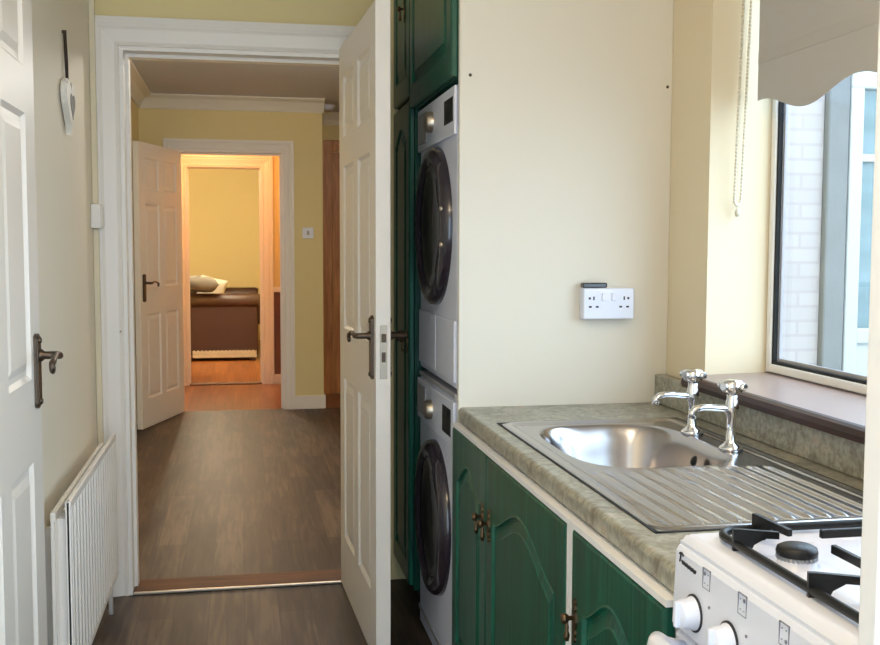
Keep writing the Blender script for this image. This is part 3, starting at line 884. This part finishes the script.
# pan support: rounded frame with raised fingers
b = MB()
gx0, gx1, gy0, gy1, gz = .617, 1.060, .842, 1.272, KZ + .008
P = []; GR = .035
for cx, cyy, a0 in ((gx1 - GR, gy1 - GR, 0), (gx0 + GR, gy1 - GR, PI / 2), (gx0 + GR, gy0 + GR, PI), (gx1 - GR, gy0 + GR, 1.5 * PI)):
    for k in range(6): P.append((cx + GR * math.cos(a0 + PI / 2 * k / 5), cyy + GR * math.sin(a0 + PI / 2 * k / 5), gz))
b.tube(P, .0058, 8, closed=True)
g = b.build('pan_support', 'iron', ck)
def finger(x0, y0, x1, y1):
    """flat strip from the frame, stepping up and running to the burner"""
    b = MB(); d = Vector((x1 - x0, y1 - y0, 0)); L = d.length; d.normalize(); n = Vector((-d.y, d.x, 0))
    prof = [(-.005, -.012), (-.005, .020), (.004, .020), (L, .016), (L, .007), (.036, .008), (.022, .000), (.016, -.012)]
    b.prism(prof, lambda a, c, t: tuple(Vector((x0, y0, gz)) + d * a + n * t + Vector((0, 0, c))), -.0032, .0032)
    b.build('finger', 'iron', g)
for bx in (.690, .935):
    finger(bx - .012, gy1, bx, 1.205); finger(bx, gy0, bx, .925)
    MB().box(bx + .008, bx + .015, .985, 1.125, gz + .008, gz + .019, .001, 1).build('finger', 'iron', g)
for by in (1.172, .955):
    finger(gx0, 1.207 if by > 1.1 else 1.028, .670, 1.198 if by > 1.1 else 1.015); finger(gx1, by, .96, by)
    MB().box(.722, .90, by + .012, by + .019, gz + .008, gz + .019, .001, 1).build('finger', 'iron', g)

# ------------------------------------------------------------------ roller blind with scalloped hem
rb = empty('roller_blind', (1.30, 0, 0), 0, 'grey fabric roller blind with scalloped hem across the kitchen window', 'blind')
by0, by1 = 1.02, 2.487
def hem_z(y): return 1.6305 + .0215 * math.cos(2 * PI * (y - 2.05) / .415)
N = 140
b = MB()
def blind_fn(side):
    def f(u, v):
        y = by0 + (by1 - by0) * u; z0 = hem_z(y); z = z0 + (2.11 - z0) * v
        return (side * .0009, y, z)
    return f
b.grid(blind_fn(-1), N, 24); b.grid(blind_fn(1), N, 24)
bmesh.ops.recalc_face_normals(b.bm, faces=b.bm.faces[:])
b.build('fabric', 'blind', rb)
MB().box(-.0022, .0022, by0, by1, 1.742, 1.772, .001).build('hem_pocket', 'blind', rb)
MB().cyl((0, by0 - .02, 2.125), (0, by1 + .02, 2.125), .022, 20).build('roller_tube', 'upvc', rb)
# bead chain
b = MB(); cz = 1.372
L = [(-.004, 2.506), (-.030, 2.500)]
def bead(p, r=.0043): b.lathe([(0, -r), (r * .7, -r * .7), (r, 0), (r * .7, r * .7), (0, r)], p, (0, 0, 1), 8)
z = 2.12
while z > cz + .03:
    sway = (2.12 - z) * .012
    bead((-.008 - sway * 2.6, 2.506, z)); bead((-.036 - sway * 2.0, 2.496, z)); z -= .0095
for k in range(9):
    a = PI * k / 8; bead((-.0420 + .0115 * math.cos(a), 2.501 + .005 * math.cos(a), cz + .03 - .016 * math.sin(a)))
b.tube([(-.008, 2.506, 2.12), (-.0308, 2.506, cz + .03)], .0012, 6); b.tube([(-.036, 2.496, 2.12), (-.0535, 2.496, cz + .03)], .0012, 6)
ch = b.build('bead_chain', 'bead', rb)
b = MB(); b.lathe([(0, 0), (.006, .002), (.008, .012), (.004, .022), (0, .024)], (-.0415, 2.5005, cz - .016), (0, 0, 1), 12)
b.build('chain_weight', 'bead', ch)

# ------------------------------------------------------------------ left wall: radiator, heart, trunking
rd = empty('radiator', (0, 0, 0), 0, 'white panel radiator low on the left wall beside the doorway', 'radiator')
RY0, RY1, RZ0, RZ1 = 2.685, 3.645, .150, .640
def fluted(b, x, y0, y1, z0, z1, t, n):
    w = (y1 - y0) / n
    prof = [(x, y0)]
    for k in range(n):
        a = y0 + w * k
        prof += [(x, a + w * .20), (x + t, a + w * .32), (x + t, a + w * .68), (x, a + w * .80)]
    prof += [(x, y1), (x - .008, y1), (x - .008, y0)]
    b.prism(prof, lambda p, q, d: (p, q, d), z0 + .02, z1 - .02)
    b.box(x - .010, x + t * .8, y0, y1, z0, z0 + .024, .004); b.box(x - .010, x + t * .8, y0, y1, z1 - .024, z1, .004)
b = MB(); fluted(b, -.4285, RY0, RY1, RZ0, RZ1, .0060, 18); b.box(-.437, -.424, RY0, RY0 + .012, RZ0, RZ1, .004).build('front_panel', 'gloss', rd)
b = MB(); fluted(b, -.466, RY0 + .01, RY1 - .01, RZ0, RZ1 - .03, .005, 18); b.build('back_panel', 'gloss', rd)
b = MB()
for k in range(40):
    y = RY0 + .03 + k * .0232; b.box(-.462, -.440, y, y + .004, RZ0 + .03, RZ1 - .05)
b.build('convector_fins', 'gloss', rd)
b = MB(); b.tube([(-.455, RY1 + .0, RZ0 + .03), (-.455, RY1 + .03, RZ0 + .03), (-.455, RY1 + .035, RZ0 + .02), (-.455, RY1 + .035, .0)], .008, 10)
b.lathe([(.014, 0), (.016, .01), (.016, .05), (.012, .06), (0, .06)], (-.455, RY1 + .035, RZ0 - .02), (0, 0, 1), 16)
b.build('valve_pipe', 'gloss', rd)
for y in (RY0 + .12, RY1 - .15): MB().box(-.509, -.470, y, y + .03, RZ0 + .06, RZ1 - .10).build('wall_bracket', 'gloss', rd)

ht = empty('hanging_heart', (XL, 3.285, 1.70), 0, 'white wooden heart hanging by a dark cord on the left wall', 'decoration')
def heart(s, oy=0, oz=0):
    P = []
    for k in range(40):
        a = 2 * PI * k / 40
        P.append((oy + s * 16 * math.sin(a) ** 3 / 17, oz + s * (13 * math.cos(a) - 5 * math.cos(2 * a) - 2 * math.cos(3 * a) - math.cos(4 * a)) / 17))
    return P
b = MB(); Hs = heart(.094)
b.prism(Hs, lambda p, q, d: (d, p, q), .004, .018)
b.prism(heart(.086), lambda p, q, d: (d, p, q), .0175, .021)
b.build('heart_body', 'heart_white', ht)
b = MB(); b.prism(heart(.045, .018, -.004), lambda p, q, d: (d, p, q), .020, .0225); tag(b.build('heart_inset', 'heart_grey', ht), 'grey picture inset')
b = MB(); b.tube([(.010, -.006, .045), (.008, -.010, .12), (.006, -.012, .208), (.008, -.004, .205), (.010, .004, .12), (.010, .006, .045)], .0032, 8)
b.build('cord', 'cord', ht)
b = MB(); b.lathe([(.005, 0), (.005, .012), (0, .012)], (0, -.010, .206), (1, 0, 0), 10); b.build('hanging_nail', 'bronze', ht)

tr = tag(MB().box(XL + .0005, XL + .020, 3.835, 3.858, .02, 1.335, .003).box(XL + .0005, XL + .020, 3.835, 3.858, 1.424, CH - .001, .003).build('cable_trunking', 'cream'), 'cream vertical cable trunking in the corner left of the doorway', 'trunking')
jb = empty('junction_box', (0, 0, 0), 0, 'small white junction box on the trunking left of the doorway', 'junction box')
MB().box(XL + .0005, XL + .034, 3.79, 3.868, 1.337, 1.422, .004).build('box_body', 'gloss', jb)
MB().box(XL + .034, XL + .038, 3.796, 3.862, 1.345, 1.414, .002).build('box_lid', 'gloss', jb)
b = MB(); b.lathe([(.004, 0), (.003, .004), (0, .004)], (OJ0 - .025, YD - .017, .97), (0, -1, 0), 12)
tag(b.build('frame_screw', 'satin'), 'tiny metal screw in the white architrave left of the doorway', 'screw')

# ------------------------------------------------------------------ hall things
sw = empty('wall_switch', (.516, YH, 1.377), 0, 'small pale switch plate on the hall wall right of the far doorway', 'switch')
MB().box(-.043, .043, -.010, -.0005, -.043, .043, .003).build('plate', 'appliance', sw)
MB().box(-.010, .010, -.014, -.0095, -.016, .016, .002).build('rocker', 'appliance_grey', sw)
sm = empty('smoke_alarm', (.70, 8.45, CH), 0, 'small round white smoke alarm on the hall ceiling', 'smoke alarm')
b = MB(); b.lathe([(.055, 0), (.055, -.008), (.0, -.008)], (0, 0, 0), (0, 0, 1), 28); b.build('base', 'appliance', sm)
b = MB(); b.lathe([(.050, -.008), (.050, -.022), (.042, -.036), (.02, -.040), (0, -.040)], (0, 0, 0), (0, 0, 1), 28); b.build('cover', 'appliance', sm)

# ------------------------------------------------------------------ sofa in the far room
sf = empty('sofa', (0, 0, 0), 0, 'dark brown sofa seen end on through the far doorway', 'sofa')
SXa, SXb, SYa, SYb = -.80, .205, 11.70, 13.55
MB().box(SXa + .02, SXb - .04, SYa + .12, SYb - .12, .14, .43, .03).build('base', 'sofa', sf)
for y0, y1 in ((SYa, SYa + .2), (SYb - .2, SYb)):
    b = MB().box(SXa + .05, SXb - .02, y0 + .03, y1 - .03, .06, .62, .02)
    b.tube([(SXa + .05, (y0 + y1) / 2, .655), (SXb - .03, (y0 + y1) / 2, .655), (SXb, (y0 + y1) / 2, .65)], [.092, .092, .085], 20)
    a_ = b.build('arm', 'sofa', sf)
    b = MB().box(SXb - .02, SXb + .004, y0 + .04, y1 - .04, .40, .70, .012); b.build('arm_front', 'sofa', a_)
b = MB().box(SXa, SXa + .24, SYa + .19, SYb - .19, .14, .82, .06, 3); b.build('back', 'sofa', sf)
for k in range(2):
    y0 = SYa + .21 + k * .71; MB().box(SXa + .25, SXb + .0, y0, y0 + .70, .432, .58, .045, 3).build('seat_cushion', 'sofa', sf)
for x in (SXa + .06, SXb - .08):
    for y in (SYa + .06, SYb - .06): MB().box(x - .03, x + .03, y - .03, y + .03, .0, .065, .006).build('foot', 'sofa', sf)
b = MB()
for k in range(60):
    x = -.53 + k * .0116; b.box(x, x + .009, SYa + .018, SYa + .028, .035, .115 + .006 * math.sin(k * 1.7), .002, 1)  # pale slats paint the lit floor seen below the sofa
tag(b.build('lit_gap_strip', 'pale_fabric_lit_gap', sf), 'pale strip in place of the lit floor under the sofa')
def pillow(name, loc, sx, sy, sz, rot, mat, label):
    b = MB()
    def f(u, v):
        a, c = u * 2 - 1, v * 2 - 1
        th = (1 - a ** 4) * (1 - c ** 4); return a, c, th
    for s in (1, -1): b.grid(lambda u, v: (sx * (u * 2 - 1) * (1 - .08 * (1 - abs(v * 2 - 1))), s * sy * math.sqrt(max(0, f(u, v)[2])), sz * (v * 2 - 1) * (1 - .08 * (1 - abs(u * 2 - 1)))), 16, 16)
    bmesh.ops.remove_doubles(b.bm, verts=b.bm.verts[:], dist=1e-4)
    o = b.build(name, mat); o.location = loc; o.rotation_euler = rot
    return tag(o, label, 'cushion', 'cushions on the sofa')
pillow('sofa_cushion', (-.44, SYa + .10, .850), .19, .085, .15, (1.45, .12, .1), 'cushion', 'plump grey cushion lying on the near sofa arm')
pillow('sofa_cushion', (-.33, SYa + .56, .775), .16, .06, .14, (.12, .25, .2), 'pale_fabric_lit_gap', 'pale cushion standing behind the grey sofa cushion')

# ------------------------------------------------------------------ outside things
dp = empty('downpipe', (2.93, 4.86, 0), 0, 'grey rendered corner pier at the end of the white brick wall outside', 'pier')
MB().box(.004, .120, .0, .22, -.1, 3.0, .01).build('pier_body', 'render_out', dp)
dp.name = 'corner_pier'
cv = empty('conservatory', (3.056, 4.86, 0), 0, 'white framed conservatory with pale blue glazing outside the window', 'conservatory')
b = MB().box(0, .075, 0, .10, -.1, 2.09, .008).box(1.15, 1.22, 0, .10, -.1, 2.09, .008).box(2.40, 2.48, 0, .10, -.1, 2.09, .008)
b.box(-.0, 2.55, 0, .10, 2.085, 2.22, .01).box(.07, 2.42, .0, .10, .78, .86, .008)
b.build('frame', 'upvc_out', cv)
MB().box(.05, 2.42, .02, .09, -.1, .785).build('base_panel', 'upvc_out', cv)
for x0, x1 in ((.073, 1.152), (1.218, 2.402)):
    MB().box(x0, x1, .04, .06, .855, 1.72).build('pane', 'conserv', cv)
    MB().box(x0, x1, .04, .06, 1.755, 2.088).build('pane', 'conserv', cv)
    MB().box(x0, x1, .02, .08, 1.718, 1.757, .004).build('transom', 'upvc_out', cv)

# ------------------------------------------------------------------ unseen ceiling lamps, added as light sources
def added_ceiling_lamp(x, y, energy, col, label, r=.13, size=.10):
    e = empty('added_ceiling_lamp', (x, y, CH), 0, label, 'lamp')
    b = MB(); b.lathe([(0, 0), (r * .9, 0), (r * .9, -.018), (0, -.018)], (0, 0, 0), (0, 0, 1), 32); b.build('added_lamp_base', 'gloss', e)
    b = MB(); b.lathe([(r, -.018), (r * .97, -.04), (r * .75, -.065), (r * .4, -.078), (0, -.082)], (0, 0, 0), (0, 0, 1), 32); b.build('added_lamp_shade', 'added_bulb', e)
    l = light('added_fill_light', 'POINT', (x, y, CH - .22), energy, col, shadow_soft_size=size)  # fill light added below each unseen lamp
    return e
added_ceiling_lamp(.30, .9, 12, (1, .80, .54), 'unseen round opal lamp added over the kitchen floor')
added_ceiling_lamp(.50, 5.3, 22, (1, .96, .90), 'unseen round opal lamp added in the middle of the hall')
added_ceiling_lamp(-.25, 9.0, 11, (1, .46, .18), 'unseen round opal lamp added in the lobby beyond the hall')
added_ceiling_lamp(-.5, 11.2, 70, (1, .90, .66), 'unseen round opal lamp added above the sofa')
